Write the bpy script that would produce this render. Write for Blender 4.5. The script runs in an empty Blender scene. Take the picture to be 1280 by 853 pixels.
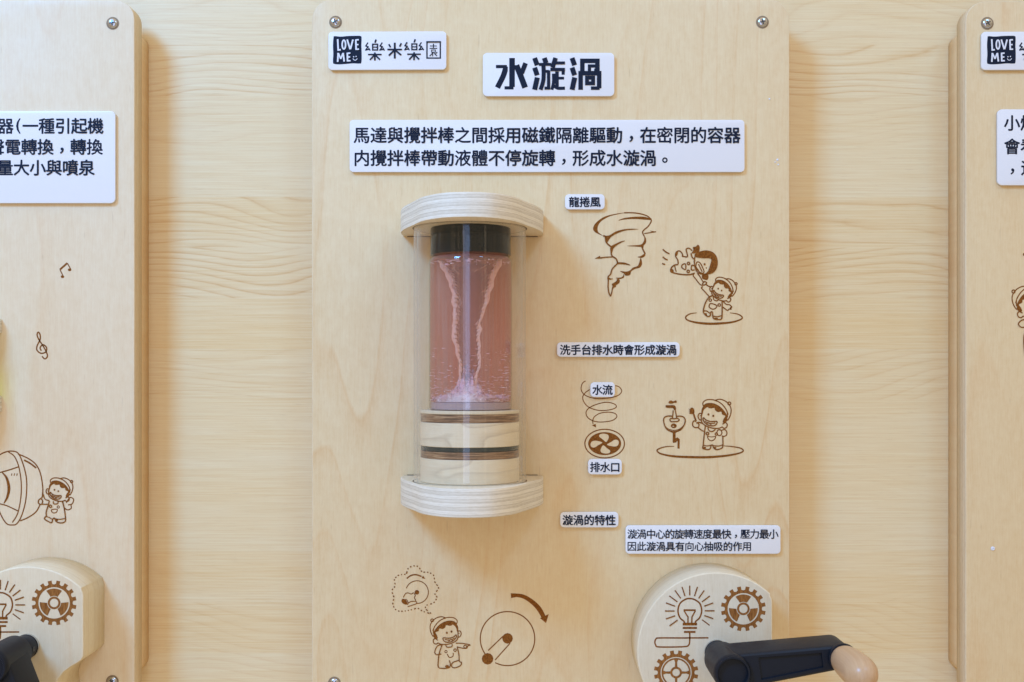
import bpy, bmesh, math, random
from mathutils import Vector, geometry
random.seed(7)
S = 0.00065                      # metres per drawing unit; a unit is one photo pixel on the boards' front plane
DIST = 1400.0                    # camera distance in units
sc = bpy.context.scene
COL = sc.collection
R = math.radians
# ------------------------------------------------------------------ camera, light
cd = bpy.data.cameras.new('camera'); cam = bpy.data.objects.new('camera', cd); COL.objects.link(cam)
cam.location = (0, -DIST * S, 0); cam.rotation_euler = (R(90), 0, 0)
cd.sensor_width = 36; cd.lens = 36 * DIST / 1280; cd.shift_y = 43.5 / 1280
cd.clip_start = 0.05; cd.clip_end = 50
sc.camera = cam
w = bpy.data.worlds.new('World'); sc.world = w; w.use_nodes = True
wn = w.node_tree; bg = wn.nodes['Background']
tc = wn.nodes.new('ShaderNodeTexCoord'); mp = wn.nodes.new('ShaderNodeMapping'); mp.inputs['Scale'].default_value = (15, 15, .9)
nz = wn.nodes.new('ShaderNodeTexNoise'); nz.inputs['Scale'].default_value = 1.0; nz.inputs['Detail'].default_value = 2
rp = wn.nodes.new('ShaderNodeValToRGB')
els = rp.color_ramp.elements
els[0].position = .30; els[0].color = (.10, .08, .06, 1)
els[1].position = .72; els[1].color = (3.2, 2.6, 1.8, 1)
for p, c in ((.40, (.55, .36, .20, 1)), (.45, (.16, .34, .34, 1)), (.50, (.95, .70, .42, 1)), (.55, (.50, .42, .30, 1)), (.63, (1.7, 1.2, .70, 1))):
    e = els.new(p); e.color = c
sx_ = wn.nodes.new('ShaderNodeSeparateXYZ'); mr = wn.nodes.new('ShaderNodeMath'); mr.operation = 'MULTIPLY_ADD'; mr.inputs[1].default_value = .5; mr.inputs[2].default_value = .5
zr = wn.nodes.new('ShaderNodeValToRGB'); ez = zr.color_ramp.elements     # floor, walls at eye level, bright ceiling of the room
ez[0].position = 0; ez[0].color = (.8, .62, .42, 1); ez[1].position = 1; ez[1].color = (1.7, 1.32, .85, 1)
for p, c in ((.40, (.62, .48, .33, 1)), (.60, (.66, .52, .37, 1)), (.74, (1.5, 1.18, .78, 1))):
    e = ez.new(p); e.color = c
wn.links.new(tc.outputs['Generated'], sx_.inputs[0]); wn.links.new(sx_.outputs[2], mr.inputs[0]); wn.links.new(mr.outputs[0], zr.inputs[0])
wm = wn.nodes.new('ShaderNodeMix'); wm.data_type = 'RGBA'; wm.inputs[0].default_value = .5      # room walls seen as upright bands of colour
wn.links.new(tc.outputs['Generated'], mp.inputs[0]); wn.links.new(mp.outputs[0], nz.inputs['Vector'])
wn.links.new(nz.outputs['Fac'], rp.inputs[0]); wn.links.new(rp.outputs[0], wm.inputs[7]); wn.links.new(zr.outputs[0], wm.inputs[6]); wn.links.new(wm.outputs[2], bg.inputs[0])
bg.inputs[1].default_value = 0.80
def lamp(name, loc, target, size, power, color, size_y=None):
    l = bpy.data.lights.new(name, 'AREA'); l.size = size; l.energy = power; l.color = color
    if size_y: l.shape = 'RECTANGLE'; l.size_y = size_y
    o = bpy.data.objects.new(name, l); COL.objects.link(o); o.location = loc
    o.rotation_euler = (Vector(target) - Vector(loc)).to_track_quat('-Z', 'Y').to_euler()
    return o
lamp('ceiling_light_cool', (-1.06, -1.28, 1.22), (-.05, 0, 0), .50, 37, (.12, .43, 1.0))
lamp('ceiling_light_right', (.90, -1.40, 1.60), (.25, 0, 0), .35, 9, (.16, .48, 1.0))
lamp('tall_window', (-.25, -2.40, .05), (0, 0, 0), .55, 7.5, (.34, .52, .95), 1.7)
sc.view_settings.view_transform = 'Standard'; sc.view_settings.look = 'None'
sc.view_settings.exposure = 0.0; sc.view_settings.gamma = 1.0
sc.cycles.max_bounces = 10; sc.cycles.transparent_max_bounces = 24; sc.cycles.use_denoising = True

# ------------------------------------------------------------------ materials
class N:
    def __init__(s, name):
        s.m = bpy.data.materials.new(name); s.m.use_nodes = True; s.t = s.m.node_tree; s.t.nodes.clear()
        s.out = s.n('ShaderNodeOutputMaterial')
    def n(s, typ, **k):
        x = s.t.nodes.new(typ)
        for a, b in k.items(): setattr(x, a, b)
        return x
    def l(s, a, b): s.t.links.new(a, b)
    def val(s, sock, v):
        if hasattr(v, 'links'): s.l(v, sock)
        else: sock.default_value = v
    def math(s, op, a, b=0.0, c=None):
        x = s.n('ShaderNodeMath', operation=op); s.val(x.inputs[0], a); s.val(x.inputs[1], b)
        if c is not None: s.val(x.inputs[2], c)
        return x.outputs[0]
    def noise(s, vec, scale=1.0, detail=2.0, rough=.5, dist=0.0):
        x = s.n('ShaderNodeTexNoise'); s.l(vec, x.inputs['Vector']); x.inputs['Scale'].default_value = scale
        x.inputs['Detail'].default_value = detail; x.inputs['Roughness'].default_value = rough
        x.inputs['Distortion'].default_value = dist
        return x.outputs['Fac']
    def mix(s, f, a, b, mode='MIX'):
        x = s.n('ShaderNodeMix', data_type='RGBA', blend_type=mode); s.val(x.inputs[0], f)
        for i, v in ((6, a), (7, b)):
            if hasattr(v, 'links'): s.l(v, x.inputs[i])
            else: x.inputs[i].default_value = (*v[:3], 1)
        return x.outputs[2]
    def ramp(s, f, stops):
        x = s.n('ShaderNodeValToRGB'); s.l(f, x.inputs[0]); e = x.color_ramp.elements
        while len(e) < len(stops): e.new(.5)
        for i, (p, c) in enumerate(stops):
            e[i].position = p; e[i].color = (*(c if hasattr(c, '__len__') else (c, c, c)), 1)
        return x.outputs[0]
    def coords(s, sx, sy, sz, off=(0, 0, 0)):
        c = s.n('ShaderNodeTexCoord'); m = s.n('ShaderNodeMapping')
        m.inputs['Scale'].default_value = (sx / S, sy / S, sz / S); m.inputs['Location'].default_value = off
        s.l(c.outputs['Object'], m.inputs[0]); return m.outputs[0]
    def axis(s, i):
        c = s.n('ShaderNodeTexCoord'); x = s.n('ShaderNodeSeparateXYZ'); s.l(c.outputs['Object'], x.inputs[0])
        return s.math('MULTIPLY', x.outputs[i], 1 / S)
    def pbr(s, col, rough=.5, bump=None, bstr=.1, spec=.5, metal=0, coat=0, bdist=.0004):
        p = s.n('ShaderNodeBsdfPrincipled')
        if hasattr(col, 'links'): s.l(col, p.inputs['Base Color'])
        else: p.inputs['Base Color'].default_value = (*col, 1)
        s.val(p.inputs['Roughness'], rough); p.inputs['Metallic'].default_value = metal
        p.inputs['Specular IOR Level'].default_value = spec; p.inputs['Coat Weight'].default_value = coat
        p.inputs['Coat Roughness'].default_value = .12
        if bump is not None:
            b = s.n('ShaderNodeBump'); b.inputs['Strength'].default_value = bstr; b.inputs['Distance'].default_value = bdist
            s.l(bump, b.inputs['Height']); s.l(b.outputs[0], p.inputs['Normal'])
        s.l(p.outputs[0], s.out.inputs[0]); return s.m

def birch(name, seed, base=(.80, .63, .375), ring=(.70, .42, .18), strength=.50, n_rings=13, sx=1 / 150, sz=1 / 900, turn=False, rough=.26):
    """rotary-cut birch face: contour lines of a stretched noise, fine vertical fibre, soft blotches"""
    k = N(name); o = (seed * 3.7, seed * 1.3, seed * 2.1)
    ax = (lambda a, b: (b, 0.0, a)) if turn else (lambda a, b: (a, 0.0, b))
    n1 = k.noise(k.coords(*ax(sx, sz), o), 1, 1.5, .45, .15)
    wob = k.noise(k.coords(*ax(1 / 14, 1 / 60), o), 1, 3, .6)
    f = k.math('FRACT', k.math('ADD', k.math('MULTIPLY', n1, n_rings), k.math('MULTIPLY', wob, .10)))
    line = k.ramp(f, ((0, .9), (.05, .55), (.22, .18), (.5, 0.0), (.93, 0.0), (1, .9)))
    mod = k.ramp(k.noise(k.coords(*ax(1 / 200, 1 / 260), (seed, 5, seed)), 1, 2), ((.38, .15), (.66, 1.0)))
    lf = k.math('MULTIPLY', k.math('MULTIPLY', line, mod), strength)
    blot = k.ramp(k.noise(k.coords(*ax(1 / 160, 1 / 300), (9, seed, 2)), 1, 2), ((.3, 0.0), (.7, 1.0)))
    c = k.mix(k.math('MULTIPLY', blot, .35), base, tuple(v * g for v, g in zip(base, (.93, .86, .76))))
    c = k.mix(lf, c, ring)
    fib = k.noise(k.coords(*ax(.62, 1 / 26), o), 1, 4, .7, .35)
    c = k.mix(.20, c, k.ramp(fib, ((.3, (.35, .24, .13)), (.7, (1, .95, .85)))), 'SOFT_LIGHT')
    por = k.noise(k.coords(*ax(.33, 1 / 30), (seed + 4, 0, 3)), 1, 1, .5)
    c = k.mix(k.math('MULTIPLY', k.ramp(por, ((.70, 0.0), (.80, 1.0))), .22), c, (.42, .25, .12))
    mot = k.noise(k.coords(*ax(1 / 9, 1 / 13), o), 1, 3, .7)
    c = k.mix(.20, c, k.ramp(mot, ((.3, .25), (.7, .8))), 'SOFT_LIGHT')
    return k.pbr(c, k.math('MULTIPLY_ADD', k.noise(k.coords(1 / 55, 1 / 55, 1 / 55), 1, 4, .65), .34, rough), fib, .10, .4)

def laminate(name):
    """printed timber foil: level strips with their own figure, fine fibre everywhere"""
    k = N(name)
    x, z = k.axis(0), k.axis(2)
    zz = k.math('MULTIPLY', k.math('ADD', z, 31.0), 1 / 66)
    idx = k.math('FLOOR', zz); zl = k.math('MULTIPLY', k.math('FRACT', zz), 66.0)
    wn_ = k.n('ShaderNodeTexWhiteNoise', noise_dimensions='1D'); k.l(idx, wn_.inputs['W'])
    w2 = k.n('ShaderNodeTexWhiteNoise', noise_dimensions='1D'); k.l(k.math('ADD', idx, 57.3), w2.inputs['W'])
    def local(sx, sz, o):
        cb = k.n('ShaderNodeCombineXYZ'); k.l(k.math('MULTIPLY', k.math('MULTIPLY_ADD', idx, 933.0, x), sx), cb.inputs[0])
        k.l(k.math('MULTIPLY_ADD', zl, sz, o), cb.inputs[2]); return cb.outputs[0]
    a = k.noise(local(1 / 330, 1 / 150, 3.0), 1, 1.2, .4)
    wob = k.noise(k.coords(1 / 60, 0, 1 / 6), 1, 3, .6)
    f = k.math('FRACT', k.math('ADD', k.math('ADD', k.math('MULTIPLY', zl, 1 / 12), k.math('MULTIPLY', a, 13.0)), k.math('MULTIPLY', wob, .30)))
    line = k.ramp(f, ((0, .35), (.07, 1.0), (.16, .45), (.45, .06), (.9, 0.0), (1, .35)))
    fig = k.ramp(wn_.outputs['Value'], ((.25, .10), (.62, .45), (.85, 1.0)))
    soft = k.ramp(k.noise(k.coords(1 / 300, 0, 1 / 50, (1, 0, 11)), 1, 2), ((.35, .35), (.6, 1.0)))
    tone = k.math('ADD', k.math('MULTIPLY', w2.outputs['Value'], .36), k.math('MULTIPLY', k.noise(k.coords(1 / 900, 0, 1 / 40, (4, 0, 2)), 1, 2), .6))
    c = k.mix(k.ramp(tone, ((.3, 0.0), (.85, 1.0))), (.82, .665, .405), (.80, .58, .29))
    c = k.mix(k.math('MULTIPLY', k.math('MULTIPLY', line, fig), k.math('MULTIPLY', soft, .74)), c, (.64, .38, .15))
    f2 = k.noise(k.coords(1 / 120, 0, .50), 1, 3, .66)
    c = k.mix(.42, c, k.ramp(f2, ((.30, (.38, .28, .18)), (.70, (.95, .92, .86)))), 'SOFT_LIGHT')
    f3 = k.noise(k.coords(1 / 22, 0, .85), 1, 2, .6)
    c = k.mix(k.math('MULTIPLY', k.ramp(f3, ((.60, 0.0), (.74, 1.0))), .26), c, (.56, .36, .18))
    return k.pbr(c, .38, f2, .08, .45)

def ply(name, axis, th=7.4, light=(.70, .60, .44), dark=(.50, .385, .25), amt=.75, wav=.8):
    """plywood edge: layers stacked along one axis, every other one end grain"""
    k = N(name)
    t = k.axis(axis)
    wv = k.noise(k.coords(1 / 40, 1 / 40, 1 / 40), 1, 2)
    t = k.math('ADD', t, k.math('MULTIPLY', wv, wav))
    f = k.math('FRACT', k.math('MULTIPLY', t, 1 / th))
    s = k.ramp(f, ((0, .05), (.05, 1.0), (.11, .60), (.42, .30), (.50, 1.0), (.57, .08), (.90, 0.0), (1, .2)))
    sc3 = (.12, .12, .12); sc3 = tuple(.9 if i == axis else .16 for i in range(3))
    g = k.noise(k.coords(*sc3), 1, 3, .7)
    c = k.mix(k.math('MULTIPLY', s, amt), light, dark)
    st = k.noise(k.coords(*tuple(.55 if i == axis else .012 for i in range(3))), 1, 4, .75)
    c = k.mix(k.math('MULTIPLY', k.ramp(st, ((.42, 0.0), (.62, 1.0))), amt * .55), c, dark)
    c = k.mix(.35, c, k.ramp(g, ((.3, .12), (.7, .9))), 'SOFT_LIGHT')
    return k.pbr(c, .6, g, .2, .3)

def plain(name, col, rough=.5, **kw):
    k = N(name); n = k.noise(k.coords(.12, .12, .12), 1, 4, .6)
    c = k.mix(kw.pop('mot', .10), col, k.ramp(n, ((.3, .3), (.7, .75))), 'SOFT_LIGHT')
    r = k.math('MULTIPLY_ADD', n, .12, rough - .06)
    return k.pbr(c, r, n, kw.pop('bstr', .03), **kw)

def clear(name, tint, gloss=1.0, ior=1.45, diffuse=None, dfac=0.0, rough=.02, edge=None, edge_df=0.0):
    """thin clear plastic or glass: light goes straight through tinted, Fresnel decides the mirror part"""
    k = N(name)
    tr = k.n('ShaderNodeBsdfTransparent')
    if edge:
        lw = k.n('ShaderNodeLayerWeight'); lw.inputs[0].default_value = .35
        k.l(k.mix(lw.outputs['Facing'], tint, edge), tr.inputs[0])
    else: tr.inputs[0].default_value = (*tint, 1)
    gl = k.n('ShaderNodeBsdfGlossy'); gl.inputs['Roughness'].default_value = rough
    fz = k.n('ShaderNodeLayerWeight'); fz.inputs[0].default_value = .5      # Schlick's curve, the same on both sides of the sheet
    f0 = ((ior - 1) / (ior + 1)) ** 2; fr = k.math('MULTIPLY_ADD', k.math('POWER', fz.outputs['Facing'], 5.0), 1 - f0, f0)
    base = tr.outputs[0]
    if diffuse:
        df = k.n('ShaderNodeBsdfDiffuse'); df.inputs[0].default_value = (*diffuse, 1)
        mx = k.n('ShaderNodeMixShader')
        if edge_df:
            l2 = k.n('ShaderNodeLayerWeight'); l2.inputs[0].default_value = .5      # diffuse colour towards the sides paints the bright edge reflections
            dfac = k.math('MULTIPLY_ADD', k.math('POWER', l2.outputs['Facing'], 3.5), edge_df, dfac)
        k.val(mx.inputs[0], dfac); k.l(base, mx.inputs[1]); k.l(df.outputs[0], mx.inputs[2]); base = mx.outputs[0]
    m2 = k.n('ShaderNodeMixShader'); k.l(k.math('MULTIPLY', fr, gloss), m2.inputs[0]); k.l(base, m2.inputs[1]); k.l(gl.outputs[0], m2.inputs[2])
    k.l(m2.outputs[0], k.out.inputs[0]); return k.m

M = {}
M['wall'] = laminate('wall_laminate')
M['face_c'] = birch('birch_face_middle', 2.0)
M['face_l'] = birch('birch_face_left', 7.4, base=(.82, .675, .46), strength=.28, n_rings=5)
M['face_r'] = birch('birch_face_right', 4.6, base=(.78, .60, .345), strength=.60, n_rings=6)
M['back'] = birch('birch_backing', 5.2, base=(.80, .57, .31), strength=.5, n_rings=6)
M['ply_y'] = ply('ply_edge_board', 1, th=5.6, light=(.86, .72, .48), dark=(.58, .40, .22), amt=.7)
M['ply_h'] = ply('ply_edge_housing', 1, th=34, light=(.88, .78, .56), dark=(.70, .57, .37), amt=.4, wav=2)
M['ply_z'] = ply('ply_edge_shelf', 2, th=8.4, light=(.90, .83, .68), dark=(.48, .40, .28), amt=.62)
M['shelf_face'] = birch('shelf_face', 9.1, base=(.76, .66, .48), strength=.2)
M['disc_face'] = birch('housing_face', 3.3, base=(.74, .66, .49), strength=.22, n_rings=4)
M['disc_face2'] = birch('housing_face_pale', 6.3, base=(.80, .69, .49), strength=.4, n_rings=9)
M['pine'] = birch('pedestal_pine', 1.7, base=(.84, .72, .52), ring=(.50, .38, .25), strength=.75, n_rings=9, sx=1 / 60, sz=1 / 170, turn=True)
M['acrylic'] = plain('white_acrylic', (.85, .85, .85), .22, bstr=.004, mot=.02)
M['ink'] = plain('dark_ink', (.008, .015, .034), .5, spec=.15)
M['white_print'] = plain('white_print', (.78, .80, .86), .4)
M['black'] = plain('black_plastic', (.007, .011, .019), .42, bstr=.15, spec=.28)
M['black_in'] = plain('black_cap', (.004, .005, .008), .2, spec=.3)
M['lid'] = plain('lid_gloss_black', (.002, .007, .012), .06, spec=.26, bstr=.002)
M['steel'] = plain('screw_steel', (.55, .56, .58), .22, metal=1)
M['recess_dark'] = plain('screw_recess', (.05, .05, .05), .5)
M['hole'] = plain('countersink', (.30, .21, .12), .7)
M['gap'] = plain('dark_gap', (.14, .09, .05), .7)
M['knob'] = birch('knob_wood', 8.8, base=(.60, .40, .235), ring=(.42, .24, .12), strength=.55, sx=1 / 12, sz=1 / 30, rough=.14)
k = N('burnt_line'); g = k.noise(k.coords(.5, .5, .5), 1, 3, .6)
M['burn'] = k.pbr(k.ramp(g, ((.3, (.14, .042, .007)), (.7, (.33, .12, .020)))), .8, g, .3, spec=.1)
k = N('burnt_fill'); g = k.noise(k.coords(1.0, 1.0, .10), 1, 3, .6)
M['burnfill'] = k.pbr(k.ramp(g, ((.3, (.18, .062, .014)), (.7, (.42, .18, .045)))), .8, g, .4, spec=.15)
k = N('dark_ply_ring'); g = k.noise(k.coords(.03, .03, .9), 1, 4, .7, .4)
M['ringply'] = k.pbr(k.ramp(g, ((.30, (.03, .016, .010)), (.44, (.16, .08, .036)), (.56, (.36, .20, .10)), (.72, (.60, .42, .24)))), .5, g, .3, coat=.3)
M['band'] = plain('dark_green_band', (.035, .045, .040), .25)
M['tube'] = clear('clear_acrylic_tube', (.990, .990, .985), gloss=.8, edge=(.975, .965, .94), diffuse=(.98, .93, .82), dfac=.0, edge_df=.42)
M['glass'] = clear('jar_glass', (.99, .98, .98), gloss=1.5, ior=1.5, edge=(.86, .76, .74))
M['glassbase'] = clear('jar_glass_base', (.80, .70, .74), gloss=1.2, ior=1.5, diffuse=(.88, .74, .80), dfac=.45)
M['green'] = clear('yellow_green_tube', (.90, .92, .10), gloss=.6)
def mk_water():
    k = N('red_liquid')
    n = k.noise(k.coords(.26, .26, .010, (1, 2, 3)), 1, 2, .5)  # upright streaks of refracted light, put into the liquid's tint
    n2 = k.noise(k.coords(.06, .06, .11), 1, 5, .75, 1.0)
    x, z = k.axis(0), k.axis(2)
    h = k.math('SUBTRACT', k.math('SUBTRACT', 33.0, z), k.math('MULTIPLY', k.math('ABSOLUTE', k.math('ADD', x, 4.0)), .42))
    f = k.math('DIVIDE', k.math('ADD', h, k.math('MULTIPLY', k.math('SUBTRACT', n2, .5), 60.0)), 16.0)
    aer = k.ramp(f, ((0, 0.0), (1, 1.0)))          # air whipped into the liquid near the bottom
    tr = k.n('ShaderNodeBsdfTransparent')
    c = k.mix(k.ramp(n, ((.42, 0.0), (.58, 1.0))), (.96, .71, .67), (.94, .80, .84))
    k.l(k.mix(aer, c, (.96, .90, .92)), tr.inputs[0])
    df = k.n('ShaderNodeBsdfDiffuse'); k.l(k.mix(aer, (.80, .49, .46), (.93, .84, .92)), df.inputs[0])
    mx = k.n('ShaderNodeMixShader'); k.l(k.math('MULTIPLY_ADD', aer, .60, .14), mx.inputs[0])
    k.l(tr.outputs[0], mx.inputs[1]); k.l(df.outputs[0], mx.inputs[2]); k.l(mx.outputs[0], k.out.inputs[0]); return k.m
M['water'] = mk_water()
def mk_funnel():
    k = N('swirling_air_surface')
    lw = k.n('ShaderNodeLayerWeight'); lw.inputs[0].default_value = .5
    n = k.noise(k.coords(.12, .12, .055), 1, 5, .7, .8)
    f = k.math('ADD', lw.outputs['Facing'], k.math('MULTIPLY', k.math('SUBTRACT', n, .5), .26))
    a = k.ramp(f, ((.30, .03), (.62, .30)))
    tr = k.n('ShaderNodeBsdfTransparent'); tr.inputs[0].default_value = (.80, .74, .76, 1)
    p = k.n('ShaderNodeBsdfPrincipled'); k.l(k.ramp(n, ((.3, (.86, .62, .40)), (.60, (.99, .92, .66)))), p.inputs['Base Color']); p.inputs['Roughness'].default_value = .3
    mx = k.n('ShaderNodeMixShader'); k.l(a, mx.inputs[0]); k.l(tr.outputs[0], mx.inputs[1]); k.l(p.outputs[0], mx.inputs[2]); k.l(mx.outputs[0], k.out.inputs[0]); return k.m
M['funnel'] = mk_funnel()
def mk_foam():
    k = N('white_foam')
    n = k.noise(k.coords(.16, .16, .30), 1, 5, .75, .6)
    tr = k.n('ShaderNodeBsdfTransparent')
    p = k.n('ShaderNodeBsdfPrincipled'); p.inputs['Base Color'].default_value = (.93, .86, .95, 1); p.inputs['Roughness'].default_value = .35
    mx = k.n('ShaderNodeMixShader'); k.l(k.ramp(n, ((.36, .08), (.52, .97))), mx.inputs[0]); k.l(tr.outputs[0], mx.inputs[1]); k.l(p.outputs[0], mx.inputs[2]); k.l(mx.outputs[0], k.out.inputs[0]); return k.m
M['foam'] = mk_foam()
M['bubble'] = plain('bubble_white', (.95, .90, .97), .12)

# ------------------------------------------------------------------ geometry helpers (units: photo pixels; d = towards the viewer)
def thing(name, label, cat, loc=(0, 0, 0), group=None):
    o = bpy.data.objects.new(name, None); COL.objects.link(o); o.empty_display_size = .02
    o.location = (loc[0] * S, -loc[1] * S, loc[2] * S); o['label'] = label; o['category'] = cat
    if group: o['group'] = group
    return o
class G:
    """collects vertices (x, d, z) and faces"""
    def __init__(s): s.v = []; s.f = []; s.mi = []
    def add(s, vs, fs, mi=0):
        b = len(s.v); s.v += [tuple(p) for p in vs]
        for f in fs: s.f.append([b + i for i in f]); s.mi.append(mi)
    def build(s, name, mats, parent=None, smooth=False, auto=None, ox=(0, 0, 0)):
        if not isinstance(mats, (list, tuple)): mats = [mats]
        me = bpy.data.meshes.new(name)
        root = parent
        while root is not None and root.parent: root = root.parent
        if root is not None: lo = root.location
        else: lo = Vector((ox[0] * S, -ox[1] * S, ox[2] * S))
        me.from_pydata([(x * S - lo[0], -d * S - lo[1], z * S - lo[2]) for x, d, z in s.v], [], s.f)
        for m in mats: me.materials.append(m)
        for p, i in zip(me.polygons, s.mi): p.material_index = i
        bm = bmesh.new(); bm.from_mesh(me)
        if not getattr(s, 'flat', False): bmesh.ops.recalc_face_normals(bm, faces=bm.faces)
        bm.to_mesh(me); bm.free()
        if smooth:
            me.shade_smooth()
            if auto: me.set_sharp_from_angle(angle=R(auto))
        o = bpy.data.objects.new(name, me); COL.objects.link(o)
        if parent is not None: o.parent = parent
        else: o.location = lo
        return o
def inset(pts, w):
    n = len(pts); out = []
    for i in range(n):
        a, b, c = Vector(pts[i - 1]), Vector(pts[i]), Vector(pts[(i + 1) % n])
        e1 = (b - a).normalized(); e2 = (c - b).normalized()
        n1 = Vector((-e1.y, e1.x)); n2 = Vector((-e2.y, e2.x)); m = (n1 + n2)
        if m.length < 1e-6: m = n1
        m.normalize(); k = w / max(.35, m.dot(n1)); out.append(tuple(b + m * k))
    return out
def prism(g, pts, d0, d1, bev=0.0, mi_face=0, mi_side=1, mode='Y', seg=3):
    """pts CCW outline; mode Y: (x,z) outline pushed towards the viewer from d0 to d1; mode Z: (x,d) outline pushed from z0 to z1"""
    P = (lambda p, t: (p[0], t, p[1])) if mode == 'Y' else (lambda p, t: (p[0], p[1], t))
    n = len(pts); rings = [(pts, d0)]
    if bev:
        if mode == 'Z':
            rings = [(inset(pts, bev), d0), (pts, d0 + bev)]
        for i in range(seg + 1):
            a = i / seg * math.pi / 2; rings.append((inset(pts, bev * (1 - math.cos(a))), d1 - bev + bev * math.sin(a)))
    else: rings.append((pts, d1))
    vs = []; 
    for r, t in rings: vs += [P(p, t) for p in r]
    fs = []
    for k in range(len(rings) - 1):
        for i in range(n):
            j = (i + 1) % n; fs.append((k * n + i, k * n + j, (k + 1) * n + j, (k + 1) * n + i))
    g.add(vs, fs, mi_side)
    g.add([P(p, rings[-1][1]) for p in rings[-1][0]], [tuple(range(n))], mi_face)
    g.add([P(p, rings[0][1]) for p in rings[0][0]], [tuple(reversed(range(n)))], mi_face)
def weld(o, dist=1e-6):
    bm = bmesh.new(); bm.from_mesh(o.data); bmesh.ops.remove_doubles(bm, verts=bm.verts, dist=dist)
    bmesh.ops.recalc_face_normals(bm, faces=bm.faces); bm.to_mesh(o.data); bm.free()
def rrect(x0, z0, x1, z1, r, seg=6):
    out = []
    for cx, cz, a0 in ((x1 - r, z0 + r, -90), (x1 - r, z1 - r, 0), (x0 + r, z1 - r, 90), (x0 + r, z0 + r, 180)):
        for i in range(seg + 1):
            a = R(a0 + 90 * i / seg); out.append((cx + r * math.cos(a), cz + r * math.sin(a)))
    return out
def lathe_z(g, cx, cd_, prof, n=64, mi=0, fn=None):
    vs = []; fs = []
    for r, z in prof:
        for i in range(n):
            a = 2 * math.pi * i / n; x, d, zz = cx + r * math.cos(a), cd_ + r * math.sin(a), z
            if fn: x, d, zz = fn(x, d, zz, a, r)
            vs.append((x, d, zz))
    for k in range(len(prof) - 1):
        for i in range(n):
            j = (i + 1) % n; fs.append((k * n + i, k * n + j, (k + 1) * n + j, (k + 1) * n + i))
    g.add(vs, fs, mi)
def lathe_d(g, cx, cz, prof, n=48, mi=0):
    vs = []; fs = []
    for r, d in prof:
        for i in range(n):
            a = 2 * math.pi * i / n; vs.append((cx + r * math.cos(a), d, cz + r * math.sin(a)))
    for k in range(len(prof) - 1):
        for i in range(n):
            j = (i + 1) % n; fs.append((k * n + i, k * n + j, (k + 1) * n + j, (k + 1) * n + i))
    g.add(vs, fs, mi)

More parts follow.
